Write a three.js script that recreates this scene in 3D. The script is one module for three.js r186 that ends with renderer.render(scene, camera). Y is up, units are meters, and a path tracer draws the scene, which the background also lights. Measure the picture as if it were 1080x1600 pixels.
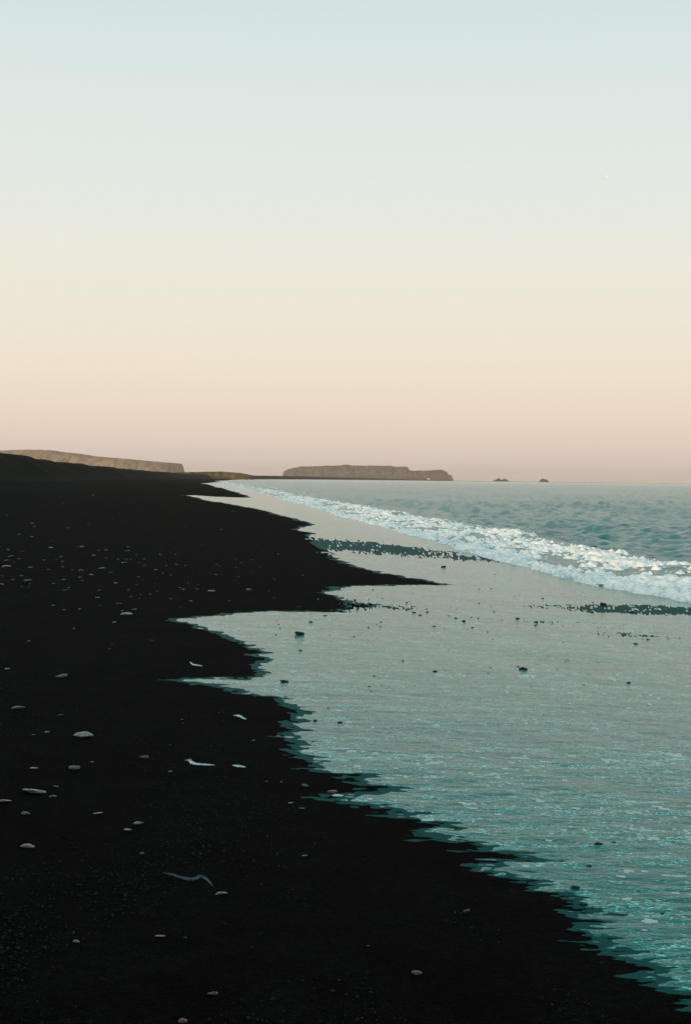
import * as THREE from 'three';
import { ImprovedNoise } from 'three/addons/math/ImprovedNoise.js';
import { mergeGeometries, mergeVertices, toCreasedNormals } from 'three/addons/utils/BufferGeometryUtils.js';

// ---------------------------------------------------------------- camera, sky, sun, exposure
const EYE = 1.67;
const scene = new THREE.Scene();
const camera = new THREE.PerspectiveCamera(40, 691 / 1024, 0.1, 60000);
camera.position.set(0, EYE, 0);
camera.rotation.order = 'YXZ';
camera.rotation.set(-Math.atan(51 / 2198), 0, Math.atan(0.0125));

const renderer = new THREE.WebGLRenderer({ antialias: true });
renderer.setSize(691, 1024);
renderer.toneMapping = THREE.LinearToneMapping;
renderer.toneMappingExposure = 1;
renderer.shadowMap.enabled = true;

const SUN_EL = 5.4 * Math.PI / 180, SUN_AZ = 40 * Math.PI / 180;          // low, behind the camera to the left
const sunDir = new THREE.Vector3(-Math.sin(SUN_AZ) * Math.cos(SUN_EL), Math.sin(SUN_EL), Math.cos(SUN_AZ) * Math.cos(SUN_EL));
{
  const W = 1024, H = 512, data = new Float32Array(W * H * 4);
  const col = (s) => { const c = new THREE.Color(s); return [c.r, c.g, c.b]; };
  // elevation in degrees -> colour of the air
  const stops = [
    [-90, '#8b8f8c'], [-3, '#c4b8b3'], [0, '#d0c2bc'], [0.8, '#decdc3'], [1.7, '#e8d5c4'], [2.8, '#eeddc9'], [4.6, '#f1e5d1'], [6.6, '#efe9d9'], [8.6, '#edebde'],
    [11, '#e7ebe4'], [14, '#e0e9e5'], [17.5, '#d7e5e4'], [21, '#ccdee0'], [30, '#b9d0d2'], [45, '#a4c3c6'], [65, '#96b9bf'], [90, '#90b4bb']].map(([e, c]) => [e, col(c)]);
  for (let j = 0; j < H; j++) {
    const el = ((j + 0.5) / H - 0.5) * 180;
    let k = 0; while (k < stops.length - 2 && el > stops[k + 1][0]) k++;
    let f = (el - stops[k][0]) / (stops[k + 1][0] - stops[k][0]);
    f = Math.min(1, Math.max(0, f));
    const base = [0, 1, 2].map((q) => stops[k][1][q] * (1 - f) + stops[k + 1][1][q] * f);
    for (let i = 0; i < W; i++) {
      const phi = ((i + 0.5) / W - 0.5) * 2 * Math.PI;                     // equirect: u = atan2(z, x) / 2pi + 0.5
      const ce = Math.cos(el * Math.PI / 180), d = [Math.cos(phi) * ce, Math.sin(el * Math.PI / 180), Math.sin(phi) * ce];
      const c = d[0] * sunDir.x + d[1] * sunDir.y + d[2] * sunDir.z;
      const glow = Math.exp(-(1 - c) * 3.2) * 0.55 * Math.exp(-Math.max(0, el) / 22), wide = Math.max(0, c) * 0.10;
      const o = (j * W + i) * 4;
      data[o] = base[0] + glow * 1.0 + wide * 0.9; data[o + 1] = base[1] + glow * 0.66 + wide * 0.85; data[o + 2] = base[2] + glow * 0.34 + wide * 0.75; data[o + 3] = 1;
    }
  }
  const t = new THREE.DataTexture(data, W, H, THREE.RGBAFormat, THREE.FloatType);
  t.mapping = THREE.EquirectangularReflectionMapping;
  t.colorSpace = THREE.LinearSRGBColorSpace; t.magFilter = THREE.LinearFilter; t.minFilter = THREE.LinearFilter; t.needsUpdate = true;
  scene.background = t; scene.environment = t;
}
const sun = new THREE.DirectionalLight(new THREE.Color().setRGB(1, 0.66, 0.40), 3.2);
sun.position.copy(sunDir).multiplyScalar(400); sun.target.position.set(0, 0, 0);
sun.castShadow = true; sun.shadow.mapSize.set(4096, 4096);
Object.assign(sun.shadow.camera, { left: -400, right: 400, top: 120, bottom: -120, near: 1, far: 3000 });
scene.add(sun, sun.target);
scene.fog = new THREE.FogExp2(new THREE.Color('#dccfc8'), 0.000045);

// ---------------------------------------------------------------- helpers
const pn = new ImprovedNoise();
const N = (x, y, z = 0) => pn.noise(x + 101.3, y + 57.7, z + 11.1);
const fbm = (x, y, z, o) => { let s = 0, a = 1, n = 0; for (let i = 0; i < o; i++) { s += a * N(x, y, z + i * 7.3); n += a; a *= 0.5; x *= 2.03; y *= 2.03; } return s / n; };
let seed = 12345;
const rnd = () => { seed = (seed * 1664525 + 1013904223) >>> 0; return seed / 4294967296; };
const clamp = (v, a, b) => Math.min(b, Math.max(a, v));
const sst = (a, b, v) => { const t = clamp((v - a) / (b - a), 0, 1); return t * t * (3 - 2 * t); };
const lerp = (a, b, t) => a + (b - a) * t;
const names = new Map();
function numbered(n) { const k = names.get(n) ?? 0; names.set(n, k + 1); return k ? `${n}_${String(k).padStart(3, '0')}` : n; }
function add(o, name, label, category, group, kind) {
  o.name = numbered(name);
  if (label) o.userData.label = label;
  if (category) o.userData.category = category;
  if (group) o.userData.group = group;
  if (kind) o.userData.kind = kind;
  o.traverse((m) => { if (m.isMesh) { m.castShadow = true; m.receiveShadow = true; } });
  scene.add(o); return o;
}
const rgb = (r, g, b) => new THREE.Color().setRGB(r, g, b);

// tileable noise textures (grain of sand, ripples, rock)
function lattice(p, s) { let q = s; const v = new Float32Array(p * p); for (let i = 0; i < v.length; i++) { q = (q * 1664525 + 1013904223) >>> 0; v[i] = q / 4294967296; } return v; }
function tileNoise(size, octaves, s0) {             // octaves: [cells across x, cells across y, weight]
  const out = new Float32Array(size * size); let tot = 0;
  octaves.forEach(([px, py, w], k) => {
    const L = lattice(Math.max(px, py), s0 + k * 977), P = Math.max(px, py); tot += w;
    for (let y = 0; y < size; y++) {
      const fy = y / size * py, y0 = Math.floor(fy); let ty = fy - y0; ty = ty * ty * (3 - 2 * ty); const a = (y0 % py) * P, b = ((y0 + 1) % py) * P;
      for (let x = 0; x < size; x++) {
        const fx = x / size * px, x0 = Math.floor(fx); let tx = fx - x0; tx = tx * tx * (3 - 2 * tx); const c = x0 % px, d = (x0 + 1) % px;
        out[y * size + x] += w * ((L[a + c] * (1 - tx) + L[a + d] * tx) * (1 - ty) + (L[b + c] * (1 - tx) + L[b + d] * tx) * ty);
      }
    }
  });
  for (let i = 0; i < out.length; i++) out[i] /= tot;
  return out;
}
function tex(size, fn, srgb, metres) {
  const d = new Uint8Array(size * size * 4);
  for (let i = 0; i < size * size; i++) { const c = fn(i); for (let k = 0; k < 3; k++) d[i * 4 + k] = clamp(Math.round(c[k] * 255), 0, 255); d[i * 4 + 3] = 255; }
  const t = new THREE.DataTexture(d, size, size, THREE.RGBAFormat);
  t.wrapS = t.wrapT = THREE.RepeatWrapping; t.magFilter = THREE.LinearFilter; t.minFilter = THREE.LinearMipmapLinearFilter; t.generateMipmaps = true;
  if (srgb) t.colorSpace = THREE.SRGBColorSpace;
  t.repeat.set(1 / metres, 1 / metres); t.needsUpdate = true; return t;
}
const sandN = tileNoise(1024, [[512, 512, 1], [256, 256, 0.8], [64, 64, 0.5], [9, 9, 0.5]], 7);
const sandBump = tex(1024, (i) => [sandN[i], sandN[i], sandN[i]], false, 1.7);
const sandMap = tex(1024, (i) => { const v = 0.5 + 1.7 * (sandN[i] - 0.5) + (sandN[i] > 0.69 ? 0.3 : 0); return [v * 0.98, v, v * 0.96]; }, true, 1.7);
const ripN = tileNoise(1024, [[40, 90, 1], [90, 200, 0.8], [200, 400, 0.5], [420, 500, 0.35], [11, 23, 0.8]], 21);
const ripBump = tex(1024, (i) => [ripN[i], ripN[i], ripN[i]], false, 2.6);
const bubN = tileNoise(1024, [[36, 150, 1], [120, 340, 0.9], [330, 600, 0.9], [7, 30, 0.9]], 91), bubF = tileNoise(1024, [[512, 640, 1], [260, 400, 0.7]], 133);
const bubMap = tex(1024, (i) => { const b = clamp((bubN[i] - 0.51) * 7, 0, 1) * clamp((bubF[i] - 0.46) * 6, 0, 1), g = 0.85 + 0.5 * (bubF[i] - 0.5); return [lerp(0.0, 0.74, b * 0.85), lerp(0.52 * g, 0.98, b * 0.85), lerp(0.51 * g, 0.95, b * 0.85)]; }, true, 3.3);
const foamMap = tex(1024, (i) => { const v = clamp(0.5 + (bubN[(i * 3) & 1048575] - 0.5) * 0.2 + (ripN[i] - 0.43) * 5, 0, 1); return [lerp(0.78, 1, v), lerp(0.87, 1, v), lerp(0.89, 1, v)]; }, true, 5.3);
const rockN = tileNoise(512, [[8, 16, 1], [24, 40, 0.7], [64, 96, 0.5], [200, 200, 0.4]], 55);
const rockMap = tex(512, (i) => { const v = 0.7 + 0.9 * (rockN[i] - 0.5); return [v, v * 0.98, v * 0.95]; }, true, 160);
const rockBump = tex(512, (i) => [rockN[i], rockN[i], rockN[i]], false, 160);
const stoneMap = tex(512, (i) => { const v = 0.75 + 0.8 * (rockN[i] - 0.5); return [v, v, v]; }, true, 1);

// ---------------------------------------------------------------- materials
const M = {
  sand: new THREE.MeshPhysicalMaterial({ color: rgb(0.0072, 0.0074, 0.0055), map: sandMap, bumpMap: sandBump, bumpScale: 0.014, roughness: 1, specularIntensity: 0.05 }),
  film: new THREE.MeshPhysicalMaterial({ color: rgb(0.78, 0.95, 0.92), map: bubMap, roughness: 0.13, ior: 1.33, specularIntensity: 0.18, bumpMap: ripBump, bumpScale: 0.005 }),
  sea: new THREE.MeshPhysicalMaterial({ color: rgb(0.012, 0.16, 0.168), roughness: 0.17, ior: 1.33, bumpMap: ripBump.clone(), bumpScale: 0.13 }),
  wet: new THREE.MeshPhysicalMaterial({ color: rgb(0.006, 0.072, 0.07), roughness: 0.5, ior: 1.33, specularIntensity: 0.02, bumpMap: sandBump, bumpScale: 0.004 }),
  foam: new THREE.MeshPhysicalMaterial({ color: rgb(0.95, 0.95, 0.94), map: foamMap, roughness: 0.75, specularIntensity: 0.5 }),
  lace: new THREE.MeshPhysicalMaterial({ color: rgb(0.42, 0.54, 0.52), roughness: 0.45 }),
  dune: new THREE.MeshPhysicalMaterial({ color: rgb(0.016, 0.013, 0.009), map: sandMap, roughness: 1, specularIntensity: 0.1 }),
  grass: new THREE.MeshPhysicalMaterial({ color: rgb(0.22, 0.16, 0.07), map: rockMap, roughness: 1, specularIntensity: 0.1 }),
  hill: new THREE.MeshPhysicalMaterial({ color: rgb(0.56, 0.38, 0.23), map: rockMap, bumpMap: rockBump, bumpScale: 8, roughness: 1, specularIntensity: 0.1 }),
  cliff: new THREE.MeshPhysicalMaterial({ color: rgb(0.24, 0.2, 0.165), map: rockMap, bumpMap: rockBump, bumpScale: 10, roughness: 1, specularIntensity: 0.1 }),
  stack: new THREE.MeshPhysicalMaterial({ color: rgb(0.05, 0.045, 0.04), map: rockMap, roughness: 1, specularIntensity: 0.1 }),
  gull: new THREE.MeshPhysicalMaterial({ color: rgb(0.8, 0.8, 0.8), roughness: 0.8 }),
  gullTip: new THREE.MeshPhysicalMaterial({ color: rgb(0.5, 0.5, 0.5), roughness: 0.8 }),
};
M.sea.bumpMap.repeat.set(1 / 9, 1 / 9);

// ---------------------------------------------------------------- the lie of the land (metres; -z runs along the shore, +x out to sea)
const xs = (d) => 1 - 0.1 * d + (d > 500 ? 2.3e-5 * (d - 500) ** 2 : 0);          // mean waterline
function beach(x, z) {
  const u = x - xs(-z);
  if (u > 0) return -0.035 * Math.min(u, 30);
  return 1.3 * (1 - Math.exp(0.035 * u / 1.3));
}
function sandY(x, z) {
  const r = Math.hypot(x, z);
  return beach(x, z) + (r < 80 ? 0.006 * N(x * 0.9, z * 0.9, 3) + 0.0025 * N(x * 4, z * 4, 5) : 0);
}
// outline of the sheet of backwash water
const OUT = [[1.16,-4.57],[1.07,-4.68],[1.01,-4.87],[0.95,-5.08],[0.89,-5.23],[0.86,-5.52],[0.83,-5.72],[0.76,-5.86],[0.63,-6.11],[0.58,-6.25],[0.74,-6.28],[0.60,-6.48],[0.35,-6.66],[0.49,-6.82],[0.34,-7.01],[0.08,-7.18],[-0.07,-7.37],[0.24,-7.55],[0.04,-7.80],[-0.16,-7.93],[-0.21,-8.17],[-0.32,-8.79],[-0.40,-9.23],[-0.30,-10.05],[-0.46,-10.54],[-0.66,-10.67],[-0.93,-10.95],[-1.30,-11.30],[-1.03,-11.43],[-0.71,-11.42],[-0.64,-11.91],[-0.73,-12.38],[-0.74,-12.93],[-0.86,-13.80],[-1.09,-14.33],[-1.43,-15.06],[-1.73,-15.61],[-1.93,-15.88],[-1.74,-16.36],[-1.49,-16.89],[-1.09,-17.34],[-0.71,-17.72],[-0.15,-18.01],[0.03,-19.28],[-0.10,-20.41],[-0.31,-21.00],[-0.09,-22.19],[0.33,-22.89],[1.09,-23.54],[1.94,-23.95],[1.68,-24.40],[1.17,-25.37],[0.51,-27.12],[0.01,-29.37],[-0.58,-32.30],[-1.12,-35.35],[-1.48,-38.49],[-1.22,-43.68],[-1.03,-45.67],[-1.69,-47.90],[-1.43,-52.72],[-1.21,-55.64],[-3.08,-67.73],[-5.09,-79.93],[-8.11,-93.75],[-11.69,-111.55],[-14.76,-126.55],[-11.55,-123.71],[-8.23,-125.43],[-12.93,-168.76],[-21.19,-238.29],[-38.85,-383.83],[-64.21,-740.73],[-109.87,-2002.78]];
OUT.push([600, -4000], [60, -4000], [60, 8], [3.9, 8], [3.2, 0], [2.3, -2.2], [1.6, -3.7]);
function outlineSdf(x, z) {
  let best = 1e18, inside = false;
  for (let i = 0, j = OUT.length - 1; i < OUT.length; j = i++) {
    const a = OUT[j], b = OUT[i], dx = b[0] - a[0], dz = b[1] - a[1], px = x - a[0], pz = z - a[1];
    const t = clamp((px * dx + pz * dz) / (dx * dx + dz * dz), 0, 1), ex = px - dx * t, ez = pz - dz * t, q = ex * ex + ez * ez;
    if (q < best) best = q;
    if ((a[1] > z) !== (b[1] > z) && x < dx * (z - a[1]) / dz + a[0]) inside = !inside;
  }
  return (inside ? 1 : -1) * Math.sqrt(best);
}
// places where the sheet has drained through and wet sand shows: x, z, half length across shore, half length along shore, amount
const DRAIN = [[-0.3, -38.5, 1.5, 3.6, 0.9], [1.4, -36, 1.8, 3.2, 0.85], [3.4, -33.5, 1.5, 2.0, 0.6], [5.2, -20.8, 1.9, 1.0, 0.95], [3.6, -20.2, 1.2, 0.6, 0.5], [2.6, -17.8, 1.6, 0.8, 0.42], [3.8, -16.6, 1.2, 0.5, 0.45], [0.8, -19.2, 0.6, 0.7, 0.45], [0.2, -18.6, 0.5, 0.6, 0.3], [2.2, -13.8, 0.9, 0.3, 0.35],
  [1.3, -4.9, 0.4, 0.4, 0.12], [1.1, -5.6, 0.4, 0.4, 0.12], [0.9, -6.3, 0.4, 0.35, 0.12], [0.6, -7.1, 0.4, 0.4, 0.1], [0.25, -8.0, 0.4, 0.5, 0.1], [0.0, -9.1, 0.4, 0.6, 0.1]];
function waterField(x, z) {
  let s = outlineSdf(x, z); const r = Math.hypot(x, z);
  if (s < -4 - 0.02 * r) return -1;
  const k = 1 + r * 0.03, edge = 0.27 + 0.006 * r;
  s /= edge;                                                               // ~1 = one fringe width inside
  const zz = z + 0.10 * x;
  const streak = N(x * 0.9 / k, zz * 7 / k, 1.5) * 0.8 + N(x * 2.3 / k, zz * 16 / k, 4.5) * 0.7 + N(x * 7 / k, zz * 32 / k, 8.5) * 0.9 + N(x * 20 / k, zz * 60 / k, 3.5) * 0.9;
  let v = Math.min(s, 1.6) + streak * 0.34, dr = 0;
  for (const [cx, cz, rx, rz, a] of DRAIN) { const q = ((x - cx + (z - cz) * 0.1) / rx) ** 2 + ((z - cz) / rz) ** 2; if (q < 6) dr += a * Math.exp(-q); }
  if (dr > 0.02) v += -2.7 * Math.min(dr, 0.85) + Math.min(1, dr * 2.5) * (r < 14 ? N(x * 3.5, zz * 24, 6.6) * 1.5 + N(x * 11, zz * 48, 1.6) * 1.0 : N(x * 2, zz * 2, 6.6) * 0.6 + N(x * 12, zz * 5, 6.6) * 0.7 + N(x * 40, zz * 11, 1.6) * 1.5);
  if (s > 0.9) v = Math.max(v, -0.12);
  return clamp(v, -1.4, 1.7);
}
// sea surface: bore running up the beach, swell behind it, chop
const SEA0 = -0.24;
const WAVES = [];
{ for (let i = 0; i < 34; i++) { const L = 0.4 * Math.pow(26, i / 33), a = Math.PI + 0.1 + (rnd() - 0.5) * (L > 6 ? 0.9 : 2.2); WAVES.push([Math.cos(a) * 2 * Math.PI / L, Math.sin(a) * 2 * Math.PI / L, rnd() * 6.28, 0.0088 * Math.pow(L, 0.85) * (L > 2.8 ? 0.5 : 1.5)]); } }
const SPLASH = [[46, 0.17, 2.2], [60, 0.08, 2.5], [72, 0.16, 1.6], [29.0, 0.10, 1.6], [36, 0.05, 2], [24, 0.05, 1.5], [90, 0.1, 4]];
function boreShift(d) { return 0.4 * N(d * 0.09, 2.2) + 0.22 * N(d * 0.45, 7.7) + 0.1 * N(d * 1.7, 3.7) - 0.9 * sst(27, 21, d); }
function boreY(u, d) {
  const w = u + boreShift(d);
  let y = 0.05 * sst(5.85, 6.15, w) + 0.07 * sst(6.2, 8.9, w) - 0.12 * sst(9.2, 10.8, w);
  const g = Math.exp(-(((w - 9.0) / 0.6) ** 2));
  for (const [sd, h, l] of SPLASH) y += h * g * Math.exp(-(((d - sd) / l) ** 2));
  return y * (1 - sst(140, 300, d));
}
function chop(x, z) {
  let s = 0; for (const [kx, kz, p, a] of WAVES) s += a * Math.sin(kx * x + kz * z + p);
  const b = fbm(x * 0.5, z * 0.22, 9, 3) * 0.07 + fbm(x * 2.4, z * 1.3, 19, 2) * 0.04;
  return s * (0.6 + 0.8 * (0.5 + N(x * 0.05, z * 0.03, 6))) + b;
}
function seaY(x, z) {
  const d = -z, u = x - xs(d), calm = sst(8.5, 12, u), r = Math.hypot(x, z);
  let y = SEA0 + boreY(u, d) + chop(x, z) * lerp(0.18, 1, calm) * (r > 900 ? 900 / r : 1);
  const w = u + 1.3 * N(d * 0.03, 4.4);
  const amp = 0.55 + 0.45 * N(d * 0.035, 8.8) * 1.6;
  y += amp * (0.36 * Math.exp(-(((w - 15.5) / (w < 15.5 ? 0.9 : 2.6)) ** 2)) + 0.3 * Math.exp(-(((w - 29) / (w < 29 ? 1.6 : 4)) ** 2)) + 0.3 * Math.exp(-(((w - 47) / (w < 47 ? 2.4 : 5)) ** 2)));
  return y - 0.3 * (1 - sst(5.9, 6.15, u + boreShift(d)));
}

// ---------------------------------------------------------------- polar sheets
function angles(half, n, rest) { const a = []; for (let i = 0; i <= n; i++) a.push(-half + 2 * half * i / n); for (let i = 1; i <= rest; i++) a.push(half + (2 * Math.PI - 2 * half) * i / rest); return a; }
function radii(r0, r1, n, rEnd, ratio) { const a = []; for (let i = 0; i <= n; i++) a.push(1 / lerp(1 / r0, 1 / r1, i / n)); while (a[a.length - 1] < rEnd) a.push(a[a.length - 1] * ratio); return a; }
function sheet(R, A, yOf, keep) {
  const nr = R.length, na = A.length, pos = new Float32Array(nr * na * 3), val = new Float32Array(nr * na);
  for (let i = 0; i < nr; i++) for (let j = 0; j < na; j++) {
    const x = R[i] * Math.sin(A[j]), z = -R[i] * Math.cos(A[j]), o = i * na + j, v = yOf(x, z, R[i]);
    pos[o * 3] = x; pos[o * 3 + 1] = v[0]; pos[o * 3 + 2] = z; val[o] = v[1];
  }
  const map = new Int32Array(nr * na).fill(-1), P = [], U = [], I = [];
  const use = (o) => { if (map[o] < 0) { map[o] = P.length / 3; P.push(pos[o * 3], pos[o * 3 + 1], pos[o * 3 + 2]); U.push(pos[o * 3], -pos[o * 3 + 2]); } return map[o]; };
  for (let i = 0; i < nr - 1; i++) for (let j = 0; j < na - 1; j++) {
    const a = i * na + j, b = a + 1, c = a + na, d = c + 1;
    if (!keep(Math.max(val[a], val[b], val[c], val[d]))) continue;
    I.push(use(a), use(b), use(c), use(b), use(d), use(c));
  }
  const g = new THREE.BufferGeometry();
  g.setAttribute('position', new THREE.Float32BufferAttribute(P, 3)); g.setAttribute('uv', new THREE.Float32BufferAttribute(U, 2)); g.setIndex(I); g.computeVertexNormals(); return g;
}
const FAN = 24 * Math.PI / 180;
const A1 = angles(FAN, 840, 90), R1 = [0.25, 0.8, 1.4, 1.9, 2.4, 2.8, ...radii(3.2, 60, 600, 16000, 1.05)];
// sand: dropped only where it lies deep under the sea
add(new THREE.Mesh(sheet(R1, A1, (x, z) => [sandY(x, z), 14 - (x - xs(-z))], (v) => v > 0), M.sand), 'beach_sand', 'black volcanic sand beach sloping down to the water', 'beach', null, 'structure');
// backwash: the same triangles, a few millimetres proud of the sand where there is water and below it where there is none
{
  const g = sheet(R1, A1, (x, z, r) => {
    const u = x - xs(-z); if (u > 10 || u < -30 || r > 2500) return [sandY(x, z) - 0.05, -9];
    const v = waterField(x, z), rip = r < 40 && v > 0 ? (0.0035 * N(x * 3.2, (z + 0.1 * x) * 11, 2) + 0.0024 * N(x * 9, (z + 0.1 * x) * 24, 6)) * Math.min(1, v) : 0;
    return [sandY(x, z) + v * (0.0045 + 0.00004 * r) + rip, v];
  }, (v) => v > 0);
  const w = sheet(R1, A1, (x, z, r) => {
    const u = x - xs(-z); if (u > 10 || u < -30 || r > 900) return [sandY(x, z) - 0.05, -9];
    const v = waterField(x, z) + 0.2; return [sandY(x, z) + v * (0.0012 + 0.00001 * r), v];
  }, (v) => v > 0 && v < 2.2);
  add(new THREE.Mesh(w, M.wet), 'wet_sand', 'soaked dark sand along the ragged edge of the backwash', 'sand', null, 'structure');
  add(new THREE.Mesh(g, M.film), 'backwash_water', 'thin sheet of teal backwash water draining over black sand', 'water', null, 'structure');
}
// foam lace and drag lines left on the backwash, flowing down the slope
{
  const RL = R1.filter((r) => r < 46);
  const g = sheet(RL, A1, (x, z, r) => {
    const u = x - xs(-z); if (u > 6.3 || u < -8 || Math.abs(x) > 0.4 * r) return [sandY(x, z) - 0.05, -9];
    const v = waterField(x, z); if (v < 0.1) return [sandY(x, z) - 0.01, -9];
    const k = 1 + r * 0.03, zz = z + 0.10 * x + 0.08 * N(x * 0.7, z * 0.7, 2.5);
    const line = N(x * 0.35 / k, zz * 5.5 / k, 12.5) * 1.1 + N(x * 1.4 / k, zz * 13 / k, 15.5) * 0.7, fleck = N(x * 7 / k, zz * 34 / k, 17.5) + 0.9 * N(x * 26 / k, zz * 70 / k, 19.5);
    const edge = Math.exp(-(((v - 0.7) / 0.45) ** 2)), c = line * 0.6 + fleck * 1.15 - 1.08 + 0.22 * edge;
    return [sandY(x, z) + v * (0.0045 + 0.00004 * r) + 0.0015 + clamp(c, -0.4, 0.4) * 0.008, c];
  }, (v) => v > 0);
  add(new THREE.Mesh(g, M.lace), 'foam_lace', 'thin flecks and drag lines of foam on the backwash', 'foam', null, 'stuff');
}
// sea
{
  const A = angles(FAN, 560, 80), R = [4, 6, 8, 10, 12, 14, ...radii(15, 700, 700, 24000, 1.05)];
  const g = sheet(R, A, (x, z) => [seaY(x, z), x - xs(-z)], (u) => u > 4.4);
  add(new THREE.Mesh(g, M.sea), 'sea', 'pale choppy sea reaching the horizon', 'sea', null, 'structure');
}
// surf: lumps of white foam carried by the bore, thinning out to the water behind
{
  const rows = 760, cols = 420, P = [], U = [], V = [], I = [];
  for (let i = 0; i <= rows; i++) {
    const d = 1 / lerp(1 / 10, 1 / 900, i / rows), far = sst(70, 260, d), uL = lerp(5.3, 1.0, far), uR = lerp(12.5, 22, sst(40, 200, d));
    for (let j = 0; j <= cols; j++) {
      const u = lerp(uL, uR, j / cols), x = xs(d) + u, z = -d, w = u + boreShift(d);
      const k = 1 + d * 0.006;
      const big = 0.6 * fbm(x * 1.1 / k, z * 0.6 / k, 3.3, 3) + 0.6 * N(x * 0.55, z * 0.3, 7.3), mid = 3.4 * Math.abs(N(x * 2.3 / k, z * 1.5 / k, 5.1)) - 0.6, fine = 3.4 * Math.abs(N(x * 6.5 / k, z * 4 / k, 9.4)) - 0.6, tiny = N(x * 21 / k, z * 13 / k, 2.4);
      const front = lerp(sst(5.7, 6.1, w), sst(1.2, 3, u + 1.5 * N(d * 0.03, 3)), far);
      const back = lerp(1 - sst(8.9, 10.8, w + big * 2.2), 1 - sst(7, 20, u + big * 6), far);
      let c = front * back * 1.5 - 1.66 - 0.12 * sst(60, 160, d) + big * 1.5 + mid * 0.42 + fine * 0.42 + tiny * 0.35;
      c += 0.4 * N(x * 0.8, z * 0.22, 41.5) + 0.5 * (0.6 + 1.3 * N(d * 0.22, 5.5)) * Math.exp(-(((w - 8.9) / 0.7) ** 2)) * (1 - far) + 0.55 * (0.7 + 0.9 * N(d * 0.3, 9.5)) * Math.exp(-(((w - 6.2) / 0.4) ** 2)) * (1 - far);
      // thrown-off foam patches seaward of the bore
      if (front * back < 0.05) c = -1;
      const body = 1 - Math.exp(-3 * Math.max(0, c)), lump = body * (0.04 + 0.02 * mid + 0.02 * fine + 0.014 * tiny + 0.02 * Math.abs(N(x * 15 / k, z * 11 / k, 22.4)));
      const base = Math.max(seaY(x, z), sandY(x, z) + 0.008);
      P.push(x, base + (c > 0 ? 0.004 + lump : 0.06 * c), z); U.push(x, -z); V.push(c);
    }
  }
  for (let i = 0; i < rows; i++) for (let j = 0; j < cols; j++) {
    const a = i * (cols + 1) + j, b = a + 1, c = a + cols + 1, d = c + 1;
    if (Math.max(V[a], V[b], V[c], V[d]) > 0) I.push(a, b, c, b, d, c);
  }
  const map = new Map(), P2 = [], U2 = [], I2 = I.map((o) => { let m = map.get(o); if (m === undefined) { m = P2.length / 3; map.set(o, m); P2.push(P[o * 3], P[o * 3 + 1], P[o * 3 + 2]); U2.push(U[o * 2], U[o * 2 + 1]); } return m; });
  const g = new THREE.BufferGeometry(); g.setAttribute('position', new THREE.Float32BufferAttribute(P2, 3)); g.setAttribute('uv', new THREE.Float32BufferAttribute(U2, 2)); g.setIndex(I2); g.computeVertexNormals();
  add(new THREE.Mesh(g, M.foam), 'surf_foam', 'band of churning white foam where the wave breaks', 'foam', null, 'stuff');
}

// ---------------------------------------------------------------- dunes behind the beach (they also stand between the low sun and the sand)
{
  const D = []; for (let d = -420; d < 260; d += 6) D.push(d); for (let d = 260; d < 8500; d *= 1.018) D.push(d);
  const Uu = []; for (let i = 0; i <= 46; i++) Uu.push(-26 - 70 * Math.pow(i / 46, 1.5));
  const P = [], U = [], I = [];
  D.forEach((d) => Uu.forEach((u) => {
    const x = xs(d) + u, z = -d, n = fbm(d * 0.008, u * 0.03, 5, 3), m = fbm(d * 0.05, u * 0.09, 2, 3);
    const top = 5.3 + 0.5 * sst(330, 250, d) + 4.0 * sst(900, 5000, d) + n * 0.7 + m * 0.35 - 3.2 * sst(6000, 8400, d);
    const f = sst(-28, -39 + 3 * m, u + 5 * n);
    P.push(x, lerp(beach(x, z) - 0.3, top, f) - (u < -90 ? 1.5 : 0), z); U.push(x, -z);
  }));
  const n = Uu.length;
  for (let i = 0; i < D.length - 1; i++) for (let j = 0; j < n - 1; j++) { const a = i * n + j, b = a + 1, c = a + n, e = c + 1; I.push(a, c, b, b, c, e); }
  const g = new THREE.BufferGeometry(); g.setAttribute('position', new THREE.Float32BufferAttribute(P, 3)); g.setAttribute('uv', new THREE.Float32BufferAttribute(U, 2)); g.setIndex(I); g.computeVertexNormals();
  add(new THREE.Mesh(g, M.dune), 'dune_ridge', 'dark flat-topped dune ridge running behind the beach on the left', 'dune', null, 'structure');
}
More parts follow.
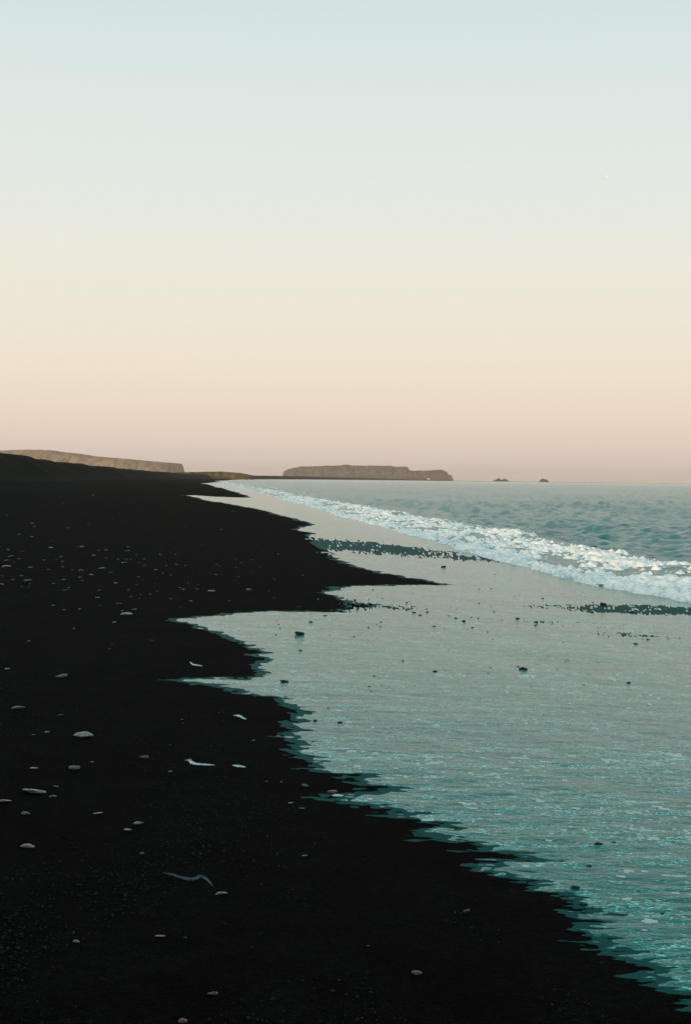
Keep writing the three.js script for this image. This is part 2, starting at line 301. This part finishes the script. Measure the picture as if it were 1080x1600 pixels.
// far land: skyline heights (x, y in metres) at a distance, with a front slope and a back
function upland(pts, dist, front, back, rough, cliffy) {
  const nx = 220, nz = 40, P = [], U = [], I = [], x0 = pts[0][0], x1 = pts[pts.length - 1][0];
  const top = (x) => { let k = 0; while (k < pts.length - 2 && x > pts[k + 1][0]) k++; const [ax, ay] = pts[k], [bx, by] = pts[k + 1]; return lerp(ay, by, clamp((x - ax) / (bx - ax), 0, 1)); };
  for (let j = 0; j <= nz; j++) for (let i = 0; i <= nx; i++) {
    const x = lerp(x0, x1, i / nx), t = j / nz, z = -dist + lerp(front, -back, t);
    const g = fbm(x / rough * 1.6, z / rough * 0.5, 4, 4), f = front / (front + back);
    let s;
    if (t < f) { const q = t / f + 0.22 * g; s = cliffy ? 0.28 * sst(0, 0.55, q) + 0.72 * sst(0.55, 0.8, q) : sst(-0.1, 1.0, q); } else s = 1;
    const endFade = Math.min(1, Math.min(i, nx - i) / 3);
    P.push(x, -2 + (top(x) * (1 + 0.035 * N(x / rough * 3, 1.5) + 0.02 * N(x / rough * 11, 4.5)) + 2) * s * endFade * (t >= 0.999 ? 0 : 1) + (t > 0 && t < f ? g * 0.10 * top(x) * s : 0), z); U.push(x + z * 0.3, z + P[P.length - 2] * 2);
  }
  for (let j = 0; j < nz; j++) for (let i = 0; i < nx; i++) { const a = j * (nx + 1) + i, b = a + 1, c = a + nx + 1, d = c + 1; I.push(a, b, c, b, d, c); }
  const g = new THREE.BufferGeometry(); g.setAttribute('position', new THREE.Float32BufferAttribute(P, 3)); g.setAttribute('uv', new THREE.Float32BufferAttribute(U, 2)); g.setIndex(I); g.computeVertexNormals(); return g;
}
add(new THREE.Mesh(upland([[-3400, 60], [-2600, 75], [-2104, 87], [-1913, 108], [-1722, 123], [-1595, 131], [-1468, 127], [-1308, 106], [-1117, 90], [-990, 82], [-869, 74], [-849, 42], [-836, 17]], 7000, 280, 500, 300, false), M.hill), 'hill', 'long sunlit tan hill ending in a cliff above the dunes', 'hill', null, 'structure');
add(new THREE.Mesh(upland([[-238, 4], [-218, 8], [-173, 9.3], [-156, 9.5], [-136, 8.2], [-120, 5]], 1800, 25, 40, 20, false), M.grass), 'grassy_bank', 'low golden grassy bank catching the sun behind the dark beach', 'grass', null, 'structure');
add(new THREE.Mesh(upland([[-410, 27], [-400, 46], [-372, 62], [-290, 80], [-126, 86], [17, 92], [119, 91], [242, 90], [389, 86], [406, 58], [412, 40]], 9000, 260, 340, 130, true), M.cliff), 'headland', 'long flat-topped brown headland on the horizon', 'headland', null, 'structure');
{ // the lower arm of the headland with its sea arch
  const s = new THREE.Shape();
  [[392, -4], [392, 62], [430, 58], [460, 61], [488, 60], [540, 62], [580, 67], [611, 66], [627, 58], [640, 50], [644, 38], [654, 37], [664, 34], [672, 22], [678, -4]].forEach(([x, y], i) => (i ? s.lineTo(x, y) : s.moveTo(x, y)));
  const h = new THREE.Path(); h.moveTo(509, 1); h.lineTo(541, 1); h.lineTo(539, 14); h.lineTo(529, 22); h.lineTo(517, 19); h.lineTo(510, 11); h.closePath(); s.holes.push(h);
  let g = new THREE.ExtrudeGeometry(s, { depth: 60, bevelEnabled: true, bevelThickness: 10, bevelSize: 3, bevelSegments: 2, curveSegments: 4, steps: 4 }); g.translate(0, 0, -9000 + 40);
  const p = g.attributes.position; for (let i = 0; i < p.count; i++) p.setZ(i, p.getZ(i) + 14 * N(p.getX(i) * 0.03, p.getY(i) * 0.04, 8));
  g.computeVertexNormals();
  add(new THREE.Mesh(g, M.cliff), 'headland_arm', 'lower rocky arm with a sea arch at the seaward end of the headland', 'headland', null, 'structure');
}
function stack(pts, label) {
  const w = [], x0 = pts[0][0], x1 = pts[pts.length - 1][0], cx = (x0 + x1) / 2, nx = 26, nz = 12, P = [], I = [];
  const top = (x) => { let k = 0; while (k < pts.length - 2 && x > pts[k + 1][0]) k++; const [ax, ay] = pts[k], [bx, by] = pts[k + 1]; return lerp(ay, by, clamp((x - ax) / (bx - ax), 0, 1)); };
  for (let j = 0; j <= nz; j++) for (let i = 0; i <= nx; i++) {
    const x = lerp(x0, x1, i / nx), t = j / nz * 2 - 1, f = Math.pow(1 - t * t, 0.6), wd = 22 * Math.sin(Math.PI * clamp(i / nx, 0.08, 0.92));
    P.push(x - cx, -3 + (top(x) + 3) * f * (1 + 0.16 * N(x * 0.15, t * 3, 2)), -t * wd);
  }
  for (let j = 0; j < nz; j++) for (let i = 0; i < nx; i++) { const a = j * (nx + 1) + i, b = a + 1, c = a + nx + 1, d = c + 1; I.push(a, b, c, b, d, c); }
  let g = new THREE.BufferGeometry(); g.setAttribute('position', new THREE.Float32BufferAttribute(P, 3)); g.setAttribute('uv', new THREE.Float32BufferAttribute(P.flatMap((v, i) => (i % 3 < 2 ? [v] : [])), 2)); g.setIndex(I);
  g = toCreasedNormals(g, 0.5);
  const m = new THREE.Mesh(g, M.stack); m.position.set(cx, 0, -9000); add(m, 'sea_stack', label, 'sea stack', 'sea stacks on the horizon');
}
stack([[933, -2], [945, 6], [960, 12], [972, 20], [980, 23], [988, 13], [996, 10], [1006, 16], [1018, 19], [1030, 13], [1051, -2]], 'wider twin-peaked dark rock nearer the headland on the horizon');
stack([[1234, -2], [1243, 12], [1252, 20], [1262, 22], [1275, 18], [1290, 14], [1300, -2]], 'small single-humped dark rock farthest right on the horizon');

// ---------------------------------------------------------------- stones
const stoneGeo = [0, 1, 2, 3, 4, 5, 6].map((k) => {
  let g = mergeVertices((() => { const q = new THREE.IcosahedronGeometry(0.5, 4); q.deleteAttribute('uv'); q.deleteAttribute('normal'); return q; })());
  const p = g.attributes.position, U = [];
  const ax = 0.62 + 0.3 * ((k * 0.37) % 1), ay = 0.36 + 0.16 * ((k * 0.61) % 1);
  for (let i = 0; i < p.count; i++) {
    let x = p.getX(i), y = p.getY(i), z = p.getZ(i);
    const r = 1 + 0.45 * N(x * 1.9, y * 1.9, z * 1.9 + k * 9) + 0.22 * N(x * 5, y * 5, z * 5 + k * 5);
    p.setXYZ(i, x * r, y * r * ay, z * r * ax); U.push(x * 2 + k * 0.3, z * 2 + y);
  }
  g.setAttribute('uv', new THREE.Float32BufferAttribute(U, 2)); g.computeVertexNormals(); g.computeBoundingBox(); return g;
});
const stoneMat = (r, g, b, rough = 0.32) => new THREE.MeshPhysicalMaterial({ color: rgb(r, g, b), map: stoneMap, roughness: rough, specularIntensity: 0.8 });
const SM = { dark: stoneMat(0.008, 0.009, 0.009, 0.2), dark2: stoneMat(0.012, 0.013, 0.013, 0.22), grey: stoneMat(0.026, 0.03, 0.03, 0.2), pale: stoneMat(0.06, 0.085, 0.095, 0.25), bone: stoneMat(0.3, 0.34, 0.33, 0.5), rust: stoneMat(0.10, 0.03, 0.012, 0.3), black: stoneMat(0.004, 0.005, 0.005, 0.6) };
const TONE = { dark: 'dark', dark2: 'dark', grey: 'grey', pale: 'pale', bone: 'whitish', rust: 'rust-coloured' };
const sandLabel = (k, z) => `small ${TONE[k]} pebble ` + (z < -42 ? 'far up the black beach' : z < -19 ? 'in the scatter across the upper black sand' : 'on the near black sand left of the water');
const waterLabel = (z) => 'small black stone ' + (z < -24.5 ? 'between the black sand spit and the surf' : z < -14 ? 'in the pale upper part of the water sheet' : 'in the rippled lower part of the water sheet');
function stone(x, z, w, mat, turn, tall, sink, label, cat, name, group) {
  const g = stoneGeo[Math.floor(rnd() * stoneGeo.length)], m = new THREE.Mesh(g, mat);
  m.rotation.set((rnd() - 0.5) * 0.3, turn, (rnd() - 0.5) * 0.3); m.scale.set(w, w * tall, w);
  m.position.set(x, sandY(x, z) + w * tall * 0.5 * 0.42 * sink, z);
  return add(m, name, label, cat, group);
}
const ON_SAND = [[-2.54,-16.36,0.128],[-2.53,-16.95,0.062],[-2.24,-11.17,0.083],[-2.22,-9.58,0.072],[-1.89,-9.38,0.039],[-1.85,-8.76,0.033],[-1.61,-8.68,0.121],[-1.91,-8.65,0.024],[-1.41,-7.89,0.026],[-1.14,-8.08,0.045],[-1.69,-7.67,0.043],[-1.47,-7.68,0.064],[-1.48,-7.25,0.03],[-1.56,-7.1,0.099],[-1.45,-7.02,0.039],[-1.66,-6.88,0.058],[-1.5,-6.63,0.043],[-1.17,-6.71,0.05],[-0.95,-6.53,0.048],[-0.98,-6.41,0.038],[-0.95,-7.73,0.028],[-1.08,-9.42,0.022],[-1.05,-8.52,0.016],[-0.56,-8.8,0.024],[-0.41,-8.97,0.033],[-0.41,-7.61,0.017],[-0.33,-7.61,0.017],[-2.22,-13.42,0.025],[-2.18,-13.06,0.024],[-1.9,-13.88,0.032],[-2.74,-11.43,0.053],[-2.54,-10.41,0.02],[-2.19,-8.95,0.017],[-2.52,-15.39,0.057],[-3,-13.37,0.037],[-1.36,-6.07,0.051],[-0.86,-6.03,0.022],[-0.47,-5.5,0.04],[-0.92,-4.87,0.023],[-0.64,-4.96,0.032],[-0.55,-4.96,0.011],[-0.4,-4.43,0.032],[-0.47,-4.19,0.023],[0.26,-4.7,0.032],[0.49,-5.42,0.022],[0.1,-4.96,0.011],[-0.2,-7.53,0.041],[-0.26,-7.12,0.032],[-0.2,-7.02,0.029],[-0.16,-6.13,0.025],[-0.05,-7.41,0.047],[-0.89,-8.08,0.037],[-6.22,-26.15,0.11],[-5.98,-24.82,0.105],[-5.63,-23.36,0.153],[-6.75,-28.17,0.079],[-6.41,-27.95,0.078],[-5.96,-25.69,0.072],[-5.25,-23.47,0.088],[-5.45,-25.46,0.071],[-4.86,-23.05,0.064],[-4.81,-23.97,0.056],[-5.09,-25.33,0.059],[-6.24,-29.79,0.097],[-5.06,-29.75,0.082],[-4.59,-29.62,0.123],[-4.85,-31.46,0.087],[-4.25,-28.59,0.066],[-4.05,-25.74,0.107],[-4.2,-26.93,0.074],[-4.13,-23.93,0.133],[-3.85,-23.1,0.075],[-4.36,-23.24,0.086],[-4.03,-22.33,0.072],[-4.11,-21.81,0.071],[-3.96,-21.18,0.049],[-4.23,-21.15,0.059],[-4.21,-20.34,0.057],[-4.65,-20.6,0.125],[-4.96,-21.54,0.06],[-4.49,-19.54,0.036],[-4.4,-19.6,0.027],[-3.83,-19.23,0.08],[-3.87,-19.68,0.046],[-3.4,-19.48,0.045],[-3.23,-18.37,0.059],[-3.39,-20.87,0.058],[-3.29,-22.37,0.041],[-3.08,-20.8,0.038],[-3.6,-25.28,0.058],[-3.88,-27.2,0.062],[-3.52,-16.97,0.055],[-3.29,-16.48,0.046],[-3.42,-16.84,0.023],[-2.86,-18.79,0.043],[-2.7,-18.46,0.034],[-2.81,-17.61,0.049],[-4.82,-19.71,0.092],[-5.21,-21.37,0.04],[-4.96,-27.7,0.077],[-18.31,-101.83,0.188],[-14.33,-71.37,0.099],[-11.98,-49.77,0.07],[-9.57,-42.94,0.12],[-8.97,-40.58,0.095],[-8.2,-35.35,0.083],[-7.64,-34.28,0.08],[-8.03,-40.68,0.075],[-8.12,-44.41,0.082],[-5.73,-30.59,0.127],[-5.25,-45.97,0.084],[-3.93,-44.62,0.102],[-2.41,-26.44,0.048],[-1.89,-28.68,0.052],[-3.12,-26.07,0.06],[-2.34,-20.36,0.056],[-2.16,-20.48,0.056],[-1.92,-20.25,0.13],[-1.41,-20.7,0.104],[-1.55,-18.8,0.043],[-2.64,-19.82,0.036],[-2.31,-18.68,0.043],[-3.26,-24.22,0.067],[-3.28,-22.38,0.041],[-3.42,-20.98,0.058],[-2.86,-23.14,0.042],[-2.5,-24.08,0.033],[-3.67,-33.68,0.046],[-2.03,-27.63,0.05],[-0.98,-19.55,0.036],[-0.37,-19.69,0.045],[-0.59,-18.43,0.034],[-1.11,-20.63,0.028]];
const IN_WATER = [[0.44,-21.98,0.04],[1.05,-21.59,0.029],[1.41,-21.55,0.029],[0.47,-20.75,0.028],[0.15,-19.88,0.054],[0.17,-18.27,0.042],[0.88,-19.85,0.036],[0.91,-18.29,0.067],[0.97,-17.97,0.057],[1.11,-18.96,0.043],[1.09,-18.48,0.051],[0.91,-18.95,0.035],[0.72,-18.85,0.034],[1.35,-18.07,0.033],[1.41,-17.75,0.041],[1.48,-17.38,0.056],[1.52,-16.62,0.046],[1.71,-17.91,0.033],[1.06,-16.55,0.06],[0.44,-16.79,0.046],[0.42,-16.26,0.037],[0.38,-16.46,0.03],[0.28,-16.05,0.037],[0.14,-15.57,0.028],[0.11,-15.03,0.034],[0.08,-14.96,0.027],[0.05,-15.46,0.021],[-0.24,-17.26,0.063],[-0.39,-16.39,0.052],[-0.47,-14.97,0.095],[-0.72,-14.86,0.034],[-0.88,-15.51,0.042],[-0.96,-15.69,0.043],[-0.29,-16.07,0.029],[-0.29,-15.71,0.036],[-0.71,-15.52,0.028],[-0.42,-17.34,0.024],[-0.13,-14.44,0.033],[-0.42,-13.61,0.037],[-0.18,-13.19,0.024],[-0.09,-13.23,0.03],[0.33,-13.19,0.03],[0.26,-13.12,0.018],[0.55,-13.13,0.042],[0.13,-13.77,0.025],[0.81,-12.47,0.045],[0.71,-12.18,0.017],[0.89,-13.6,0.019],[0.26,-11.98,0.033],[0.35,-11.86,0.022],[0.2,-12.16,0.017],[-0.02,-12.13,0.022],[-0.07,-11.71,0.021],[0.31,-11.39,0.026],[0.22,-11.08,0.03],[0.37,-11.06,0.025],[0.32,-10.62,0.015],[0.44,-10.63,0.015],[0.1,-10.91,0.02],[-0.2,-10.81,0.015],[-0.48,-11.39,0.073],[-0.37,-10.86,0.02],[-0.19,-9.62,0.031],[-0.02,-9.59,0.039],[-0.11,-10.19,0.019],[-0.35,-9.25,0.042],[0.51,-9.71,0.022],[0.44,-9.93,0.018],[0.55,-8.35,0.034],[0.77,-10.92,0.02],[0.67,-10.76,0.015],[0.87,-10.51,0.019],[1.12,-11.92,0.022],[0.86,-13.2,0.018],[2.22,-23.25,0.043],[2.46,-23.55,0.054],[2.66,-21.93,0.03],[3.08,-21.8,0.05],[1.95,-20.35,0.037],[2.02,-18.96,0.043],[2.23,-18.08,0.058],[1.81,-17.95,0.033],[1.63,-18.03,0.025],[1.64,-15.5,0.035],[2.43,-17.75,0.057],[2.36,-17.32,0.04],[3.89,-21.1,0.117],[3.8,-21.5,0.05],[3.48,-19.72,0.055],[4.11,-20.05,0.056],[3.79,-19.03,0.035],[3.26,-15.68,0.058],[3.52,-16.25,0.045],[1.65,-12.89,0.083],[1.35,-12.92,0.03],[1.9,-12.76,0.023],[2.51,-12.35,0.046],[1.55,-11.17,0.021],[1.58,-11.81,0.027],[1.73,-10.83,0.02],[1.27,-11.21,0.015],[1.45,-9.84,0.018],[2.37,-11.25,0.021],[2.41,-11.07,0.026],[2.71,-11.32,0.016],[0.73,-8.32,0.027],[1.01,-7.71,0.018],[0.96,-7.61,0.014],[0.94,-7.42,0.014],[1.06,-8.12,0.019],[1.02,-6.9,0.019],[1.2,-6.53,0.042],[1.28,-6.59,0.028],[1.5,-6.8,0.019],[1.09,-6.15,0.028],[0.97,-5.8,0.037],[0.97,-5.58,0.031],[1,-5.55,0.013],[1.27,-5.51,0.018],[0.99,-6,0.011],[1.34,-7.37,0.014],[1.29,-7.94,0.011],[2.05,-29.19,0.107],[2.94,-27.57,0.05]];
const SPECIAL_SAND = {
  0: ['pale', 'pale rounded stone just left of the longest water tongue'], 2: ['pale', 'pale crescent-shaped stone alone on the sand near the left edge'], 3: ['grey', 'small grey stone near the left edge above the long pale stone'],
  6: ['bone', 'long pale slanting stone, brightest on the dark sand at left'], 9: ['rust', 'round rust-coloured stone between the long pale stone and the white foam streak'], 11: ['dark2', 'flat dark stone with a faint rim below the long pale stone'],
  13: ['dark2', 'broad dark stone with a blue-grey rim at the left edge'], 15: ['dark2', 'dark stone cut by the left edge of the picture'], 18: ['dark2', 'upper dark stone of the close pair on the lower left sand'], 19: ['grey', 'lower grey stone of the close pair on the lower left sand'],
  35: ['rust', 'rust-stained dark stone on the lower left sand'], 37: ['grey', 'grey stone at the right end of the bluish foam strand'], 39: ['rust', 'ochre speckled stone low on the dark sand'], 42: ['rust', 'rust stone at the very bottom edge'],
  43: ['grey', 'lone grey stone at bottom centre of the dark sand'], 44: ['grey', 'lone small grey stone on dark sand just below the water edge'], 50: ['rust', 'reddish stone at the tip of a narrow water tongue'], 51: ['bone', 'small pale pebble at the left end of the white foam streak'],
  63: ['bone', 'bright little pebble among the scatter on the upper beach'], 105: ['bone', 'tiny bright pebble alone far up the beach'],
};
const SPECIAL_WATER = {
  29: 'flat black stone lying in the long water tongue at left', 45: 'round black stone alone in the middle of the water sheet', 60: 'flat black stone at the inner edge of the lower water tongue', 65: 'reddish black stone on the ragged water edge',
  86: 'black stone beside the drained dark patch at right', 93: 'broad low dark stone in the pale upper sheet', 111: 'wide black stone, left of the close pair in the lower water', 112: 'black stone, right of the close pair in the lower water',
  114: 'black stone just below the close pair in the lower water', 115: 'broad black stone near the lower water edge', 116: 'black stone nearest the lower water edge', 122: 'black stone on the dark drained band by the black sand spit',
};
ON_SAND.forEach(([x, z, w], i) => {
  const sp = SPECIAL_SAND[i], q = rnd(), k = sp ? sp[0] : q < 0.3 ? 'dark2' : q < 0.62 ? 'grey' : q < 0.93 ? 'pale' : 'rust';
  stone(x, z, w * (sp ? 1.1 : 0.95), SM[k], i === 6 ? -0.6 : (rnd() - 0.5) * 0.8, 0.4 + rnd() * 0.45, 0.5, sp ? sp[1] : sandLabel(k, z), 'stone', 'beach_pebble', sp ? null : 'pebbles scattered over the black sand');
});
for (let i = 0, n = 0; n < 75 && i < 4000; i++) {             // the smaller ones of the scatter
  const d = 1 / lerp(1 / 14, 1 / 75, rnd()), x = -d * (0.02 + 0.235 * rnd()), z = -d;
  if (outlineSdf(x, z) > -0.8 || (rnd() > 0.45 && d < 20)) continue; n++;
  const q = rnd(), k = q < 0.4 ? 'dark2' : q < 0.75 ? 'grey' : 'pale';
  stone(x, z, 0.02 + 0.04 * rnd() * rnd() + d * 0.0005, SM[k], rnd() * 6.28, 0.4 + rnd() * 0.5, 0.5, sandLabel(k, z), 'stone', 'beach_pebble', 'pebbles scattered over the black sand');
}
IN_WATER.forEach(([x, z, w], i) => {
  const sp = SPECIAL_WATER[i];
  stone(x, z, w * (sp ? 1.0 : 0.85), i === 65 ? SM.rust : SM.black, (rnd() - 0.5) * 1.0, 0.7 + rnd() * 0.5, 0.9, sp ?? waterLabel(z), 'stone', 'wet_stone', sp ? null : 'black stones in the backwash');
});
for (let i = 0, n = 0; n < 150 && i < 6000; i++) {             // grit and small stones in the streaks of the upper sheet
  const c = [[1.0, -20, 1.3, 1.1], [-0.7, -16.2, 0.7, 0.8], [2.7, -16.2, 1.5, 1.2], [0.4, -15.5, 1.2, 2], [1.5, -12, 1.6, 2.5], [2.0, -30, 1.4, 1.5]][i % 6];
  const x = c[0] + (rnd() + rnd() - 1) * c[2], z = c[1] + (rnd() + rnd() - 1) * c[3]; if (waterField(x, z) < 0.2) continue; n++;
  stone(x, z, 0.012 + 0.026 * rnd() * rnd(), SM.black, rnd() * 6.28, 0.7 + rnd() * 0.5, 0.9, waterLabel(z), 'stone', 'wet_stone', 'black stones in the backwash');
}

// fine gravel strewn through the sand: far too much to count
{
  const g = mergeVertices((() => { const q = new THREE.IcosahedronGeometry(0.5, 1); q.deleteAttribute('uv'); q.deleteAttribute('normal'); return q; })()); g.computeVertexNormals();
  const n = 14000, m = new THREE.InstancedMesh(g, new THREE.MeshPhysicalMaterial({ color: 0xffffff, roughness: 0.7, specularIntensity: 0.25 }), n), o = new THREE.Object3D(), c = new THREE.Color();
  let k = 0;
  for (let t = 0; t < 90000 && k < n; t++) {
    const d = 1 / lerp(1 / 3.4, 1 / 34, rnd()), x = d * (-0.42 + 0.8 * rnd()), z = -d;
    if (N(x * 0.8, z * 0.45, 31) + 0.4 * N(x * 3, z * 1.5, 33) < rnd() * 0.5 - 0.12) continue;
    if (outlineSdf(x, z) > -0.3) continue;
    const w = 0.004 + 0.011 * rnd() * rnd() + 0.0002 * d;
    o.position.set(x, sandY(x, z) + w * 0.12, z); o.rotation.set(rnd() * 6, rnd() * 6, rnd() * 6); o.scale.set(w, w * (0.5 + 0.4 * rnd()), w * (0.6 + 0.4 * rnd())); o.updateMatrix(); m.setMatrixAt(k, o.matrix);
    const q = rnd(), l = q < 0.8 ? 0.003 + 0.005 * rnd() : q < 0.985 ? 0.007 + 0.012 * rnd() : 0.06 * rnd(); c.setRGB(l * (q > 0.9 && q < 0.93 ? 2 : 1), l * 1.02, l); m.setColorAt(k, c); k++;
  }
  m.count = k; add(m, 'gravel', 'fine dark gravel strewn through the black sand', 'gravel', null, 'stuff');
}

// ---------------------------------------------------------------- strands of foam left on the sand
function strand(pts, width, label, mat) {
  const c = new THREE.CatmullRomCurve3(pts.map(([x, z]) => new THREE.Vector3(x, 0, z))), n = 40, P = [], U = [], I = [], S = 6;
  for (let i = 0; i <= n; i++) {
    const p = c.getPoint(i / n), t = c.getTangent(i / n), e = Math.sin(Math.PI * clamp(i / n, 0.03, 0.97)) ** 0.5, w = width * e * (0.75 + 0.5 * N(i * 0.35, width * 90));
    for (let k = 0; k <= S; k++) { const q = k / S * 2 - 1, x = p.x - t.z * q * w, z = p.z + t.x * q * w; P.push(x, sandY(x, z) - 0.002 + 0.012 * e * (1 - q * q) * (0.8 + 0.4 * N(i * 0.8, k)), z); U.push(i / n, k / S); }
  }
  for (let i = 0; i < n; i++) for (let k = 0; k < S; k++) { const a = i * (S + 1) + k, b = a + 1, d = a + S + 1, f = d + 1; I.push(a, b, d, b, f, d); }
  const g = new THREE.BufferGeometry(); g.setAttribute('position', new THREE.Float32BufferAttribute(P, 3)); g.setAttribute('uv', new THREE.Float32BufferAttribute(U, 2)); g.setIndex(I); g.computeVertexNormals();
  add(new THREE.Mesh(g, mat), 'foam_strand', label, 'foam', 'strands of foam left on the sand');
}
const wetFoam = new THREE.MeshPhysicalMaterial({ color: rgb(0.5, 0.6, 0.66), roughness: 0.4 }), kelpFoam = new THREE.MeshPhysicalMaterial({ color: rgb(0.02, 0.045, 0.065), roughness: 0.7 });
strand([[-1.36, -12.42], [-1.30, -12.22], [-1.26, -12.19], [-1.22, -12.16]], 0.02, 'tiny squiggle of foam on black sand between the two water tongues', wetFoam);
strand([[-0.76, -9.69], [-0.725, -9.68], [-0.69, -9.61], [-0.66, -9.56]], 0.02, 'short curl of foam on black sand below the lower water tongue', wetFoam);
strand([[-0.9, -8.08], [-0.875, -8.06], [-0.84, -7.985], [-0.784, -7.98], [-0.727, -7.99]], 0.022, 'bright white foam streak trailing from a small pale pebble', wetFoam);
strand([[-0.63, -8.015], [-0.59, -7.99], [-0.55, -7.98]], 0.02, 'short bright foam dash just right of the long white streak', wetFoam);
strand([[-0.73, -5.75], [-0.688, -5.72], [-0.644, -5.68], [-0.604, -5.667], [-0.57, -5.715], [-0.55, -5.69], [-0.51, -5.59]], 0.016, 'long dim bluish strand curving over the lower left sand', kelpFoam);
strand([[-0.052, -7.335], [-0.03, -7.34], [0.01, -7.35]], 0.025, 'white foam fleck beside the reddish stone at the water edge', wetFoam);
strand([[0.39, -6.89], [0.42, -6.90], [0.46, -6.91]], 0.025, 'white foam fleck on the ragged water edge at centre', wetFoam);

// ---------------------------------------------------------------- a gull far off in the sky
{
  const o = new THREE.Group(); o.position.set(21.7, 27.5, -120); o.rotation.set(0.95, 0.35, 0.25); o.scale.setScalar(0.75);
  const b = new THREE.LatheGeometry([[0.001, -0.26], [0.03, -0.2], [0.06, -0.08], [0.07, 0.05], [0.045, 0.15], [0.042, 0.2], [0.02, 0.24], [0.001, 0.28]].map(([x, y]) => new THREE.Vector2(x, y)), 12); b.rotateX(-Math.PI / 2);
  const body = new THREE.Mesh(b, M.gull); body.name = 'body'; o.add(body);
  for (const s of [-1, 1]) {
    const w = new THREE.Shape(); w.moveTo(0, 0.09); w.lineTo(0.22, 0.12); w.lineTo(0.5, 0.0); w.lineTo(0.44, -0.03); w.lineTo(0.2, -0.02); w.lineTo(0, -0.08);
    const g = new THREE.ExtrudeGeometry(w, { depth: 0.012, bevelEnabled: true, bevelSize: 0.004, bevelThickness: 0.004, bevelSegments: 1 }); g.rotateX(-Math.PI / 2);
    const p = g.attributes.position; for (let i = 0; i < p.count; i++) { const q = p.getX(i); p.setY(i, p.getY(i) + 0.55 * Math.min(q, 0.22) + 0.15 * Math.max(0, q - 0.22)); p.setX(i, q * s); }
    if (s < 0) { const ix = g.index; if (!ix) { for (let i = 0; i < p.count; i += 3) for (const a of Object.values(g.attributes)) for (let c = 0; c < a.itemSize; c++) { const t = a.array[(i + 1) * a.itemSize + c]; a.array[(i + 1) * a.itemSize + c] = a.array[(i + 2) * a.itemSize + c]; a.array[(i + 2) * a.itemSize + c] = t; } } }
    g.computeVertexNormals();
    const m = new THREE.Mesh(g, M.gull); m.name = 'wing'; o.add(m);
  }
  add(o, 'gull', 'white gull gliding high in the sky at right', 'bird');
}
renderer.render(scene, camera);
